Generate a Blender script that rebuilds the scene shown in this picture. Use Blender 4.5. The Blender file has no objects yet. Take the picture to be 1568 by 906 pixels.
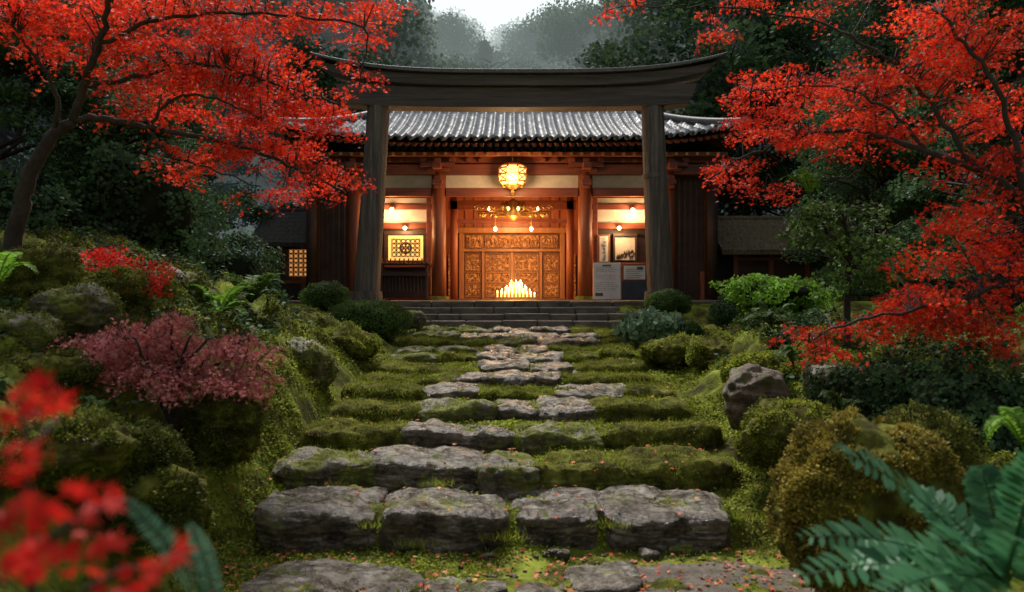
import bpy, math, bmesh, numpy as np
from mathutils import Vector
rng=np.random.default_rng(7)
S=bpy.context.scene
S.view_settings.view_transform='Standard'
try: S.view_settings.look='None'
except Exception: pass
S.view_settings.exposure=0
F=28/36*1568
def at(u,v,Y): return np.array([(u-784)/F*Y, Y, (453-v)/F*Y])

# ---------------- noise ----------------
def _h(ix,iy,iz):
    n=(ix*374761393+iy*668265263+iz*2147483647%9973+iz*1274126177).astype(np.int64)
    n=(n^(n>>13))*1274126177
    n=n&0xffffffff
    n=(n^(n>>16))
    return (n&0xffff)/65535.0
def vn(p):
    p=np.asarray(p,float); i=np.floor(p).astype(np.int64); f=p-i; f=f*f*(3-2*f)
    r=0
    for dx in (0,1):
        wx=f[:,0] if dx else 1-f[:,0]
        for dy in (0,1):
            wy=f[:,1] if dy else 1-f[:,1]
            for dz in (0,1):
                wz=f[:,2] if dz else 1-f[:,2]
                r=r+wx*wy*wz*_h(i[:,0]+dx,i[:,1]+dy,i[:,2]+dz)
    return r*2-1
def fbm(p,o=4):
    p=np.asarray(p,float); a=1;s=0
    for k in range(o):
        s=s+a*vn(p*(2**k)+17.3*k); a*=.5
    return s
def norm(a): return a/np.maximum(np.linalg.norm(a,axis=-1,keepdims=True),1e-9)
def sst(a,b,x):
    t=np.clip((x-a)/(b-a),0,1); return t*t*(3-2*t)

# ---------------- terrain height ----------------
RY=[6.8,7.7,8.6,9.6,10.6,11.6,12.6,13.6,14.6,15.6,16.6,17.5]
RV=[782,708,658,621,596,575,558,544,532,521,511,502]
RZ=[-(v-453)/F*y for v,y in zip(RV,RY)]
gx=[6.9]+RY[1:]+[18.4,19.8]; gz=[-2.2]+[z-.07 for z in RZ[:-1]]+[RZ[-1]-.05,-.2]
sx_=[6.9];sz_=[-2.2]
for _i,(_y,_z) in enumerate(zip(RY,RZ)):
    _n=RY[_i+1] if _i<11 else 18.4
    sx_+=[_y+.3,_n+.12]; sz_+=[_z-.07,_z-.10]
sx_+=[19.8]; sz_+=[-.2]
def H(x,y,detail=True):
    x=np.asarray(x,float); y=np.asarray(y,float); x,y=np.broadcast_arrays(x,y)
    g=np.interp(y,gx,gz); gs=np.interp(y,sx_,sz_)
    ax=np.abs(x)
    g=gs+(g-gs)*sst(1.9,2.5,ax)
    left=2.4*(1-np.exp(-np.maximum(ax-2.3,0)*.55)); right=1.4*(1-np.exp(-np.maximum(ax-2.5,0)*.42))
    rise=np.where(x<0,left,right)
    k=1-sst(9.5,16.5,y)*.85
    k=np.where(y>16.5,.15*(1-sst(16.5,19,y)),k)
    z=g+rise*k
    e=np.interp(y,[10,18],[7,11])
    z=z+.5*np.maximum(ax-e,0)*(1-sst(0,60,ax-e)*.5)
    z=z+.30*np.maximum(y-32,0)*(1-.4*sst(60,150,y))
    z=np.minimum(z,60)
    if detail:
        c=sst(2.0,2.7,ax)
        P=np.stack([x.ravel(),y.ravel(),np.zeros(x.size)],1)
        flat=1-.85*(sst(18.5,20,y)*(1-sst(30,34,y))*(1-sst(8,12,ax)))
        n1=fbm(P*1.1,3).reshape(x.shape); n2=fbm(P*4.1+9,3).reshape(x.shape); n3=np.abs(vn(P*2.1+40)).reshape(x.shape)
        bank=sst(2.6,3.6,ax)*(1-sst(13,18,y))
        z=z+c*flat*(.17*n1+.06*n2+bank*(.26*n3+.06*n2))+(1-c)*.03*n2+c*.05
    return z
def h1(x,y): return float(H(np.array([x]),np.array([y]))[0])

# ---------------- mesh helpers ----------------
def empty(name,parent=None):
    e=bpy.data.objects.new(name,None); S.collection.objects.link(e)
    e.empty_display_size=.2
    if parent: e.parent=parent
    return e
def npmesh(name,V,Fa,mat,smooth=True):
    V=np.ascontiguousarray(V,dtype=np.float32); Fa=np.asarray(Fa,dtype=np.int32)
    m=bpy.data.meshes.new(name); k=Fa.shape[1]
    m.vertices.add(len(V)); m.vertices.foreach_set('co',V.ravel())
    m.loops.add(Fa.size); m.loops.foreach_set('vertex_index',Fa.ravel())
    m.polygons.add(len(Fa)); m.polygons.foreach_set('loop_start',np.arange(0,Fa.size,k,dtype=np.int32))
    m.update(calc_edges=True)
    if smooth: m.polygons.foreach_set('use_smooth',np.ones(len(Fa),bool))
    if mat: m.materials.append(mat)
    return m
def obj(name,mesh,parent=None):
    o=bpy.data.objects.new(name,mesh); S.collection.objects.link(o)
    if parent: o.parent=parent
    return o
class Acc:
    def __init__(s): s.v=[];s.f=[];s.n=0
    def add(s,V,Fs):
        s.v.extend([tuple(map(float,p)) for p in V]); s.f.extend([tuple(int(i)+s.n for i in f) for f in Fs]); s.n=len(s.v)
    def box(s,x0,x1,y0,y1,z0,z1):
        V=[(x,y,z) for x in(x0,x1) for y in(y0,y1) for z in(z0,z1)]
        s.add(V,[(0,1,3,2),(4,6,7,5),(0,4,5,1),(2,3,7,6),(0,2,6,4),(1,5,7,3)])
    def tube(s,P,R,sides=8,cap=True):
        P=np.asarray(P,float); n=len(P); R=np.broadcast_to(R,(n,))
        T=np.gradient(P,axis=0); T=norm(T)
        ref=np.array([0,0,1.]) if abs(T[0][2])<.8 else np.array([0,1.,0])
        A=norm(np.cross(T,ref)); B=np.cross(T,A)
        a=np.arange(sides)*2*np.pi/sides
        V=(P[:,None]+R[:,None,None]*(np.cos(a)[None,:,None]*A[:,None]+np.sin(a)[None,:,None]*B[:,None])).reshape(-1,3)
        Fs=[(i*sides+j,i*sides+(j+1)%sides,(i+1)*sides+(j+1)%sides,(i+1)*sides+j) for i in range(n-1) for j in range(sides)]
        if cap: Fs+= [tuple(range(sides))[::-1],tuple((n-1)*sides+j for j in range(sides))]
        s.add(V,Fs)
    def build(s,name,mat,parent=None,smooth=False,bevel=0):
        m=bpy.data.meshes.new(name); m.from_pydata(s.v,[],s.f); m.update()
        if mat: m.materials.append(mat)
        if smooth: m.polygons.foreach_set('use_smooth',np.ones(len(m.polygons),bool))
        o=obj(name,m,parent)
        if bevel:
            b=o.modifiers.new('b','BEVEL'); b.width=bevel; b.segments=2; b.limit_method='ANGLE'
        return o
def spline(pts,n=6):
    P=np.array(pts,float); Q=np.vstack([2*P[0]-P[1],P,2*P[-1]-P[-2]]); out=[]
    for i in range(1,len(Q)-2):
        for t in np.linspace(0,1,n,endpoint=False):
            a,b,c,d=Q[i-1],Q[i],Q[i+1],Q[i+2]
            out.append(.5*((2*b)+(-a+c)*t+(2*a-5*b+4*c-d)*t*t+(-a+3*b-3*c+d)*t**3))
    out.append(P[-1]); return np.array(out)

MAPLE=[]
for ang,l in [(-90,.12),(-20,.62),(5,.3),(38,.9),(62,.34),(90,1.05),(118,.34),(142,.9),(175,.3),(200,.62)]:
    MAPLE.append((l*math.cos(math.radians(ang)),l*math.sin(math.radians(ang))))
MAPLE=np.array(MAPLE)
RHOMB=np.array([(0,0),(.5,.45),(0,1),(-.5,.45)],float)
LENS=np.array([(0,0),(.35,.22),(.46,.55),(.22,.85),(0,1),(-.22,.85),(-.46,.55),(-.35,.22)],float)
BLADE=np.array([(-.5,0),(.5,0),(0,1)],float)
class Leaves:
    def __init__(s,shape): s.C=[];s.U=[];s.W=[];s.sh=shape
    def add(s,C,U,W): s.C.append(C);s.U.append(U);s.W.append(W)
    def rand(s,C,size,up=.6,toward=None,aspect=1.0):
        n=len(C); N=rng.normal(size=(n,3)); N[:,2]+=up*2
        if toward is not None: N+=np.array(toward)
        N=norm(N); R=rng.normal(size=(n,3)); U=norm(np.cross(N,R)); W=np.cross(U,N)
        sz=(size*rng.uniform(.7,1.25,n))[:,None]
        s.add(C,U*sz,W*sz*aspect)
    def build(s,name,mat,parent=None):
        C=np.concatenate(s.C);U=np.concatenate(s.U);W=np.concatenate(s.W); k=len(s.sh); n=len(C)
        Nn=norm(np.cross(W,U)); L=np.linalg.norm(U,axis=1)[:,None]
        x=s.sh[:,0][None,:,None]; y=s.sh[:,1][None,:,None]
        V=C[:,None]+x*W[:,None]+y*U[:,None]-(.25*(x*x)+.12*y*y)*(Nn*L)[:,None]
        m=npmesh(name,V.reshape(-1,3),np.arange(n*k).reshape(n,k),mat,False)
        a=m.attributes.new('var','FLOAT','POINT'); a.data.foreach_set('value',np.repeat(rng.random(n).astype(np.float32),k))
        if parent is False: return m
        return obj(name,m,parent)

# ---------------- materials ----------------
def newmat(name):
    m=bpy.data.materials.new(name); m.use_nodes=True; nt=m.node_tree
    return m,nt,nt.nodes['Principled BSDF'],nt.nodes['Material Output']
def nd(nt,t,**k):
    n=nt.nodes.new(t)
    for a,b in k.items():
        if a in n.inputs: n.inputs[a].default_value=b
        else: setattr(n,a,b)
    return n
def ramp(nt,fac,stops):
    r=nt.nodes.new('ShaderNodeValToRGB'); nt.links.new(fac,r.inputs[0]); e=r.color_ramp.elements
    e[0].position=stops[0][0]; e[0].color=(*stops[0][1],1); e[1].position=stops[-1][0]; e[1].color=(*stops[-1][1],1)
    for p,c in stops[1:-1]:
        x=e.new(p); x.color=(*c,1)
    return r.outputs[0]
def surf(name,stops,scale=5,rough=.7,bump=.3,bdist=.02,stretch=(1,1,1),detail=8,spec=.5,bscale=None,metal=0,rvar=0):
    m,nt,b,o=newmat(name); L=nt.links
    tc=nd(nt,'ShaderNodeTexCoord'); mp=nd(nt,'ShaderNodeMapping'); mp.inputs['Scale'].default_value=stretch
    L.new(tc.outputs['Object'],mp.inputs[0])
    n=nd(nt,'ShaderNodeTexNoise',Scale=scale,Detail=detail,Roughness=.65); L.new(mp.outputs[0],n.inputs['Vector'])
    L.new(ramp(nt,n.outputs[0],stops),b.inputs['Base Color'])
    n2=nd(nt,'ShaderNodeTexNoise',Scale=bscale or scale*4,Detail=8,Roughness=.7); L.new(mp.outputs[0],n2.inputs['Vector'])
    bp=nd(nt,'ShaderNodeBump',Strength=bump,Distance=bdist); L.new(n2.outputs[0],bp.inputs['Height']); L.new(bp.outputs[0],b.inputs['Normal'])
    b.inputs['Roughness'].default_value=rough; b.inputs['Specular IOR Level'].default_value=spec; b.inputs['Metallic'].default_value=metal
    if rvar:
        mr=nd(nt,'ShaderNodeMapRange'); mr.inputs[1].default_value=.35; mr.inputs[2].default_value=.65; mr.inputs[3].default_value=rough-rvar; mr.inputs[4].default_value=rough+rvar
        L.new(n2.outputs[0],mr.inputs[0]); L.new(mr.outputs[0],b.inputs['Roughness'])
    return m
def leafmat(name,a,b_,trans=.35,rough=.6,nscale=.9,lo=.45,spec=.12):
    m,nt,b,o=newmat(name); L=nt.links
    at_=nd(nt,'ShaderNodeAttribute'); at_.attribute_name='var'
    c=ramp(nt,at_.outputs['Fac'],[(0,a),(1,b_)])
    g=nd(nt,'ShaderNodeNewGeometry'); n=nd(nt,'ShaderNodeTexNoise',Scale=nscale,Detail=3); L.new(g.outputs['Position'],n.inputs['Vector'])
    mr=nd(nt,'ShaderNodeMapRange'); mr.inputs[1].default_value=.35; mr.inputs[2].default_value=.65; mr.inputs[3].default_value=lo; mr.inputs[4].default_value=1.15
    L.new(n.outputs[0],mr.inputs[0])
    mx=nd(nt,'ShaderNodeVectorMath',operation='SCALE'); L.new(c,mx.inputs[0]); L.new(mr.outputs[0],mx.inputs['Scale'])
    L.new(mx.outputs[0],b.inputs['Base Color']); b.inputs['Roughness'].default_value=rough; b.inputs['Specular IOR Level'].default_value=spec
    t=nd(nt,'ShaderNodeBsdfTranslucent'); L.new(mx.outputs[0],t.inputs[0])
    ms=nd(nt,'ShaderNodeMixShader'); ms.inputs[0].default_value=trans
    L.new(b.outputs[0],ms.inputs[1]); L.new(t.outputs[0],ms.inputs[2]); L.new(ms.outputs[0],o.inputs['Surface'])
    return m
def emit(name,c,s):
    m,nt,b,o=newmat(name); b.inputs['Base Color'].default_value=(*c,1); b.inputs['Emission Color'].default_value=(*c,1); b.inputs['Emission Strength'].default_value=s
    return m
M={}
M['red']=leafmat('maple_leaf_red',(.70,.018,.010),(.96,.10,.03),.5,nscale=1.4,lo=.55)
M['red2']=leafmat('maple_leaf_crimson',(.58,.012,.014),(.85,.05,.03),.45,nscale=1.2,lo=.55)
M['pink']=leafmat('pink_leaf',(.42,.07,.08),(.8,.32,.29),.35,nscale=3,lo=.55)
M['green']=leafmat('green_leaf',(.05,.10,.022),(.14,.24,.05),.35,nscale=1.5)
M['lime']=leafmat('bright_green_leaf',(.11,.24,.02),(.22,.42,.05),.45,nscale=2,lo=.6)
M['dark']=leafmat('dark_green_leaf',(.035,.08,.035),(.09,.165,.06),.35,nscale=.7,lo=.4)
M['far']=leafmat('forest_leaf',(.05,.10,.045),(.12,.19,.07),.4,nscale=.25,lo=.55)
M['fern']=leafmat('fern_leaf',(.03,.13,.055),(.08,.23,.10),.3,rough=.45,nscale=3,lo=.7,spec=.3)
M['frondb']=leafmat('blue_fern_leaf',(.05,.12,.09),(.10,.19,.14),.2,rough=.5,nscale=3,lo=.7)
M['hosta']=leafmat('hosta_leaf',(.05,.12,.06),(.28,.38,.22),.2,rough=.45,nscale=5,lo=.7)
M['mossleaf']=leafmat('moss_sprig',(.14,.17,.02),(.42,.48,.06),.4,nscale=1.8,lo=.32)
M['olive']=leafmat('olive_shade_moss_sprig',(.07,.09,.016),(.23,.26,.04),.3,nscale=1.6,lo=.28)  # darker copy of the moss sprig: bank shade put into the colour
M['brownmoss']=leafmat('golden_moss_sprig',(.18,.14,.025),(.44,.35,.07),.25,nscale=3,lo=.4)
M['litter']=leafmat('fallen_leaf',(.45,.04,.02),(.68,.26,.12),.1,nscale=3,lo=.6)
M['moss']=surf('moss_ground',[(.3,(.03,.02,.01)),(.43,(.075,.078,.014)),(.56,(.17,.20,.025)),(.72,(.32,.37,.05))],scale=2.6,rough=.95,bump=.8,bdist=.04,bscale=40,spec=.1)
M['mossdk']=surf('moss_dark',[(.32,(.035,.025,.012)),(.46,(.08,.078,.016)),(.6,(.17,.175,.03)),(.72,(.28,.28,.05))],scale=6,rough=.95,bump=1,bdist=.04,bscale=35,spec=.1)
M['dirt']=surf('dirt_path',[(.3,(.05,.034,.024)),(.5,(.10,.075,.052)),(.7,(.2,.15,.11))],scale=9,rough=.7,bump=1,bdist=.03,bscale=40)
M['bark']=surf('bark',[(.3,(.015,.010,.008)),(.7,(.055,.036,.028))],scale=12,rough=.9,bump=.6)
M['woodg']=surf('weathered_wood_upright',[(.3,(.045,.033,.026)),(.5,(.13,.10,.082)),(.75,(.29,.235,.195))],scale=11,stretch=(1,1,.05),rough=.75,bump=1,bdist=.05,bscale=26)
M['woodh']=surf('weathered_wood_beam',[(.3,(.045,.033,.028)),(.55,(.11,.085,.072)),(.8,(.19,.155,.135))],scale=9,stretch=(.06,1,1),rough=.65,bump=1,bdist=.04,bscale=24)
M['redv']=surf('red_wood_upright',[(.3,(.17,.042,.018)),(.7,(.38,.11,.042))],scale=7,stretch=(1,1,.1),rough=.45,bump=.3)
M['redh']=surf('red_wood_beam',[(.3,(.13,.033,.016)),(.7,(.31,.08,.035))],scale=7,stretch=(.1,1,1),rough=.45,bump=.3)
M['dkw']=surf('dark_wood',[(.3,(.025,.013,.009)),(.7,(.085,.04,.024))],scale=7,stretch=(.2,1,.4),rough=.6,bump=.4)
M['plaster']=surf('plaster',[(.3,(.55,.48,.4)),(.7,(.7,.64,.55))],scale=4,rough=.9,bump=.15)
M['gold']=surf('brass',[(.3,(.45,.25,.06)),(.7,(.75,.47,.14))],scale=20,rough=.35,bump=.4,metal=.85)
M['thatch']=surf('thatch',[(.3,(.09,.065,.035)),(.55,(.28,.22,.12)),(.75,(.48,.4,.24))],scale=6,stretch=(6,.5,.8),rough=.95,bump=1,bdist=.05)
M['shingle']=surf('old_shingle',[(.3,(.03,.026,.022)),(.7,(.11,.095,.08))],scale=5,stretch=(5,.5,.8),rough=.8,bump=1,bdist=.04)
M['step']=surf('platform_stone',[(.3,(.05,.038,.028)),(.5,(.12,.095,.07)),(.75,(.24,.2,.15))],scale=4,stretch=(.5,1,1),rough=.55,bump=.9,bdist=.04,rvar=.15)
M['tile']=surf('roof_tile',[(.3,(.14,.145,.155)),(.5,(.31,.315,.325)),(.75,(.48,.48,.49))],scale=5,rough=.32,bump=.35,bscale=14,rvar=.12,spec=.9)
M['ridge']=surf('ridge_tile',[(.3,(.05,.046,.045)),(.7,(.13,.125,.12))],scale=6,rough=.5,bump=.3)
M['paper']=surf('notice_paper',[(.3,(.68,.68,.66)),(.7,(.82,.82,.8))],scale=3,rough=.7,bump=.05)
M['ink']=surf('ink',[(.3,(.06,.06,.07)),(.7,(.14,.13,.14))],scale=8,rough=.7,bump=.1)
M['blue']=surf('navy_cabinet',[(.3,(.02,.03,.045)),(.7,(.045,.06,.085))],scale=4,rough=.5,bump=.1)
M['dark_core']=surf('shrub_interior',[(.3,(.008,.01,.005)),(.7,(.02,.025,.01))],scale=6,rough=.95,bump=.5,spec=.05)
M['wax']=emit('candle_wax',(1,.62,.25),1.8)
M['flame']=emit('candle_flame',(1,.6,.2),24)
M['lamp']=emit('lamp_glass',(1,.72,.36),12)
M['lampw']=emit('lantern_panel',(1,.62,.22),2.2)
M['winglow']=emit('lit_window_paper',(1,.5,.12),1.4)
M['winglow2']=emit('dim_window_paper',(1,.42,.12),.55)
def stonemat(name,mossy,wet=.3,tint=(1,1,1)):
    m,nt,b,o=newmat(name); L=nt.links
    g=nd(nt,'ShaderNodeNewGeometry'); pos=g.outputs['Position']
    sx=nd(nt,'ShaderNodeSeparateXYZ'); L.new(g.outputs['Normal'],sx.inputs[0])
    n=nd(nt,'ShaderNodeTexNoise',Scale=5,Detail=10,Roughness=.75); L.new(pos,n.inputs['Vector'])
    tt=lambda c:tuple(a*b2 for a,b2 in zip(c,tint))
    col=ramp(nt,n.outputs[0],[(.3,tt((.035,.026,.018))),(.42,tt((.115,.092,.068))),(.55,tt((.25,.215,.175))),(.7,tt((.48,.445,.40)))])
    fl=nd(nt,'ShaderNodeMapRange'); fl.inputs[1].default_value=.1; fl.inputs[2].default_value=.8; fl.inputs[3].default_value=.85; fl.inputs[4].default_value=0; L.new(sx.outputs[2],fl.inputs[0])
    earth_shade=ramp(nt,n.outputs[0],[(.33,(.026,.018,.010)),(.5,(.11,.077,.044)),(.68,(.25,.185,.12))])  # earthy brown darkens steep faces: riser shadow put into the colour
    m0=nd(nt,'ShaderNodeMix',data_type='RGBA'); L.new(fl.outputs[0],m0.inputs[0]); L.new(col,m0.inputs[6]); L.new(earth_shade,m0.inputs[7])
    n2=nd(nt,'ShaderNodeTexNoise',Scale=2.6,Detail=10,Roughness=.75); L.new(pos,n2.inputs['Vector'])
    mcol=ramp(nt,n.outputs[0],[(.3,(.055,.055,.01)),(.7,(.26,.29,.04))])
    fac=ramp(nt,n2.outputs[0],[(mossy-.03,(1,1,1)),(mossy+.04,(0,0,0))])
    mx=nd(nt,'ShaderNodeMix',data_type='RGBA'); L.new(fac,mx.inputs[0]); L.new(m0.outputs[2],mx.inputs[6]); L.new(mcol,mx.inputs[7]); L.new(mx.outputs[2],b.inputs['Base Color'])
    mr=nd(nt,'ShaderNodeMapRange'); mr.inputs[1].default_value=.3; mr.inputs[2].default_value=.7; mr.inputs[3].default_value=wet-.1; mr.inputs[4].default_value=wet+.3
    L.new(n.outputs[0],mr.inputs[0]); ad=nd(nt,'ShaderNodeMath',operation='MAXIMUM'); L.new(mr.outputs[0],ad.inputs[0]); L.new(fac,ad.inputs[1]); L.new(ad.outputs[0],b.inputs['Roughness'])
    n3=nd(nt,'ShaderNodeTexNoise',Scale=9,Detail=14,Roughness=.78); L.new(pos,n3.inputs['Vector'])
    wv=nd(nt,'ShaderNodeTexNoise',Scale=3,Detail=8,Roughness=.7); mp=nd(nt,'ShaderNodeMapping'); mp.inputs['Scale'].default_value=(.7,1.6,3.5); L.new(pos,mp.inputs[0]); L.new(mp.outputs[0],wv.inputs['Vector'])
    rg=nd(nt,'ShaderNodeMath',operation='SUBTRACT'); L.new(wv.outputs[0],rg.inputs[0]); rg.inputs[1].default_value=.5
    ab=nd(nt,'ShaderNodeMath',operation='ABSOLUTE'); L.new(rg.outputs[0],ab.inputs[0])
    cr=nd(nt,'ShaderNodeMapRange'); cr.inputs[1].default_value=0; cr.inputs[2].default_value=.03; cr.inputs[3].default_value=-.35; cr.inputs[4].default_value=0; L.new(ab.outputs[0],cr.inputs[0])
    am=nd(nt,'ShaderNodeMath',operation='ADD'); L.new(n3.outputs[0],am.inputs[0]); L.new(cr.outputs[0],am.inputs[1])
    bp=nd(nt,'ShaderNodeBump',Strength=1,Distance=.05); L.new(am.outputs[0],bp.inputs['Height']); L.new(bp.outputs[0],b.inputs['Normal'])
    return m
M['stone']=stonemat('wet_stone',.41,.2); M['stonem']=stonemat('mossy_stone',.53,.45); M['boulder']=stonemat('brown_boulder',.42,.5,(.9,.76,.6))
def carved():
    m,nt,b,o=newmat('carved_wood'); L=nt.links; tc=nd(nt,'ShaderNodeTexCoord')
    v=nd(nt,'ShaderNodeTexVoronoi',Scale=11); v.feature='SMOOTH_F1'; L.new(tc.outputs['Object'],v.inputs['Vector'])
    w=nd(nt,'ShaderNodeTexWave',Scale=7,Distortion=9); w.wave_type='RINGS'; L.new(tc.outputs['Object'],w.inputs['Vector'])
    a=nd(nt,'ShaderNodeMath',operation='MULTIPLY'); L.new(v.outputs['Distance'],a.inputs[0]); L.new(w.outputs[0],a.inputs[1])
    L.new(ramp(nt,a.outputs[0],[(.02,(.15,.06,.018)),(.4,(.42,.2,.07))]),b.inputs['Base Color'])
    bp=nd(nt,'ShaderNodeBump',Strength=.9,Distance=.05); L.new(a.outputs[0],bp.inputs['Height']); L.new(bp.outputs[0],b.inputs['Normal']); b.inputs['Roughness'].default_value=.45
    return m
M['carve']=carved()
M['doorw']=surf('honey_wood',[(.3,(.20,.08,.028)),(.7,(.38,.17,.06))],scale=8,stretch=(1,1,.12),rough=.4,bump=.3)

# ---------------- ground ----------------
def axis(a,b,st,lo,hi,n):
    c=np.arange(a,b+1e-6,st); t=np.linspace(0,1,n+1)[1:]
    l=a-(a-lo)*t**2.2; r=b+(hi-b)*t**2.2
    return np.concatenate([l[::-1],c,r])
xs=axis(-6.5,6.5,.055,-260,260,60); ys=axis(4.5,19.5,.055,-60,320,70)
X,Y=np.meshgrid(xs,ys); Z=H(X,Y)
V=np.stack([X.ravel(),Y.ravel(),Z.ravel()],1); nx=len(xs)
I=(np.arange(len(ys)-1)[:,None]*nx+np.arange(nx-1)[None]).ravel()
gm=npmesh('ground',V,np.stack([I,I+1,I+1+nx,I+nx],1),M['moss']); obj('ground',gm)

def ico(sd):
    bm=bmesh.new(); bmesh.ops.create_icosphere(bm,subdivisions=sd,radius=1); bm.verts.ensure_lookup_table()
    r=(np.array([v.co[:] for v in bm.verts]),np.array([[v.index for v in f.verts] for f in bm.faces])); bm.free(); return r
ICO6,ICO5,ICO4=ico(6),ico(5),ico(4)
def rockV(c,dims,p=5,rough=.1,rot=0,ico=ICO4,freq=1.6,irr=.0):
    N,Fa=ico; r=(np.abs(N)**p).sum(1)**(-1/p); sd=rng.uniform(-50,50,3)
    B=N*r[:,None]; D=np.array(dims)
    if irr: 
        q=vn(N*[1.6,1.6,.6]+sd); B=B*(1+irr*q)[:,None]*[1,1,0]+B*[0,0,1]
    Vv=B*D
    d=fbm(Vv*freq+sd,5); d2=np.abs(vn(Vv*freq*1.7+sd+5)); d3=fbm(Vv*freq*4+sd,3)
    st=np.abs(vn(Vv*[freq,freq,freq*7]+sd+9))
    side=1-np.abs(N[:,2])
    Vv=Vv+norm(N/D)*((d*rough-.6*d2*rough+.3*d3*rough-.5*st*side*rough)[:,None])
    cs,sn=math.cos(rot),math.sin(rot)
    x=Vv[:,0]*cs-Vv[:,1]*sn; y=Vv[:,0]*sn+Vv[:,1]*cs
    return np.stack([x+c[0],y+c[1],Vv[:,2]+c[2]],1),Fa
def rock(name,c,dims,mat,parent=None,**k):
    Vv,Fa=rockV(c,dims,**k); return obj(name,npmesh(name,Vv,Fa,mat),parent),Vv

stairs=empty('stone_stairs')
tuft=Leaves(BLADE); SV=[]
def tufts(Vv,n,hgt,q=.45):
    z=Vv[:,2]; zm=np.quantile(z,q); idx=np.where(z>zm)[0]; pick=rng.choice(idx,n)
    ns=fbm(Vv[pick]*3+5,2); pick=pick[ns>-.3+rng.normal(0,.15,n)]; n=len(pick)
    C=Vv[pick]+rng.normal(0,.018,(n,3)); U=norm(rng.normal(0,.5,(n,3))+np.array([0,-.1,1]))*(hgt*rng.uniform(.4,1.6,n))[:,None]
    W=norm(np.cross(U,rng.normal(size=(n,3))))*(hgt*.28)
    tuft.add(C-U*.15,U,W)
rows={0:[(380,574,'s'),(577,777,'s'),(780,931,'s'),(918,1130,'s')],
1:[(403,575,'m2'),(565,742,'s'),(740,822,'m2'),(818,960,'m'),(940,1128,'m')],
2:[(455,622,'m'),(612,790,'s'),(786,920,'m2'),(908,1103,'m')],
3:[(500,640,'m'),(630,762,'m2'),(758,830,'s'),(826,912,'s'),(908,1070,'m')],
4:[(530,650,'m'),(648,738,'s'),(735,852,'m'),(850,965,'s'),(960,1035,'m')],
5:[(560,700,'m'),(698,800,'s'),(798,862,'s'),(866,1006,'m')],
6:[(580,735,'m'),(733,812,'s'),(808,882,'s'),(880,1000,'m')]}
for i,(ry,rz) in enumerate(zip(RY,RZ)):
    segs=rows.get(i)
    if not segs:
        a,b=np.interp(i,[6,11],[582,634]),np.interp(i,[6,11],[990,950]); cuts=[a]
        while cuts[-1]<b-35: cuts.append(cuts[-1]+rng.uniform(42,88))
        cuts[-1]=b; segs=[]
        for q in range(len(cuts)-1):
            mid=(cuts[q]+cuts[q+1])/2
            segs.append((cuts[q],cuts[q+1],'s' if (abs(mid-800)<100 and rng.random()<.75) else ('m2' if rng.random()<.3 else 'm')))
    zb=(RZ[i-1]-.12 if i else -2.2)
    for (a,b,t) in segs:
        x0,x1=at(a,0,ry)[0],at(b,0,ry)[0]
        hh=(rz-zb)/2+(.03 if i==0 else .05); off=rng.uniform(-.08,.06)
        dz=rng.uniform(-.02,.03); hd=(.44 if i==0 else (.36 if t=='s' else .31))
        Vv,Fa=rockV(((x0+x1)/2,ry+hd+off,rz-hh+dz),((x1-x0)/2*(1.0 if i==0 else 1.03),hd,hh),p=5.6 if t=='s' else 4.4,rough=.052 if t=='s' else .062,rot=rng.uniform(-.09,.09),ico=ICO6 if i<3 else ICO5,freq=2.6,irr=.12)
        sl=rng.uniform(-.06,.06); Vv[:,2]+=sl*(Vv[:,0]-(x0+x1)/2)+rng.uniform(-.03,.07)*(Vv[:,1]-ry-hd)
        nm={'s':'stone','m2':'mossy_stone','m':'moss_edge'}[t]
        obj(nm,npmesh(nm,Vv,Fa,{'s':M['stone'],'m2':M['stonem'],'m':M['mossdk']}[t]),stairs); SV.append(Vv)
        if t!='s': tufts(Vv,int((x1-x0)*(4600 if t=='m' else 1400)),.03 if i<4 else .036,.5)
        else: tufts(Vv,int((x1-x0)*350),.03,.02)
        if t=='s' and i>0 and rng.random()<.7:
            rock('tread_stone',((x0+x1)/2+rng.uniform(-.1,.1),ry+.78,rz-.09),((x1-x0)/2*.85,.24,.07),M['stone'],stairs,p=4,rough=.035,ico=ICO5,freq=3,irr=.2)
for k in range(60):
    i=rng.integers(0,12); x=rng.uniform(-2.2,2.2); y=RY[i]+rng.uniform(-.1,.0); s=rng.uniform(.03,.08)
    z=(RZ[i-1]-.12 if i else -2.2)
    rock('wedge_stone',(x,y-.02,z+s*.2),(s*1.4,s,s*.8),M['stone'] if k%2 else M['stonem'],stairs,p=3,rough=.03,freq=8)
tuft.build('moss_tufts',M['mossleaf'],stairs)
path=empty('flagstone_path')
for (u,v,w,d) in [(512,893,125,.34),(700,905,70,.2),(925,890,55,.3),(440,905,60,.15),(845,925,60,.2)]:
    Yd=2.2*F/(v-453); x=at(u,v,Yd)[0]
    rock('flagstone',(x,Yd,-2.205),(w/F*Yd,d,.07),M['stone'],path,p=4,rough=.04,ico=ICO5,rot=rng.uniform(-.3,.3),irr=.2,freq=3)
rock('dirt',(1.5,5.6,-2.225),(1.15,1.0,.07),M['dirt'],path,p=2.5,rough=.04,ico=ICO5,freq=3)
for k in range(130):
    x=rng.uniform(-2.2,2.4); y=rng.uniform(5.9,6.8); s=rng.uniform(.008,.026)
    rock('pebble',(x,y,h1(x,y)+s*.4),(s*1.3,s,s*.7),M['stonem'] if k%2 else M['stone'],path,p=2.5,rough=.01,freq=20)

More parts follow.
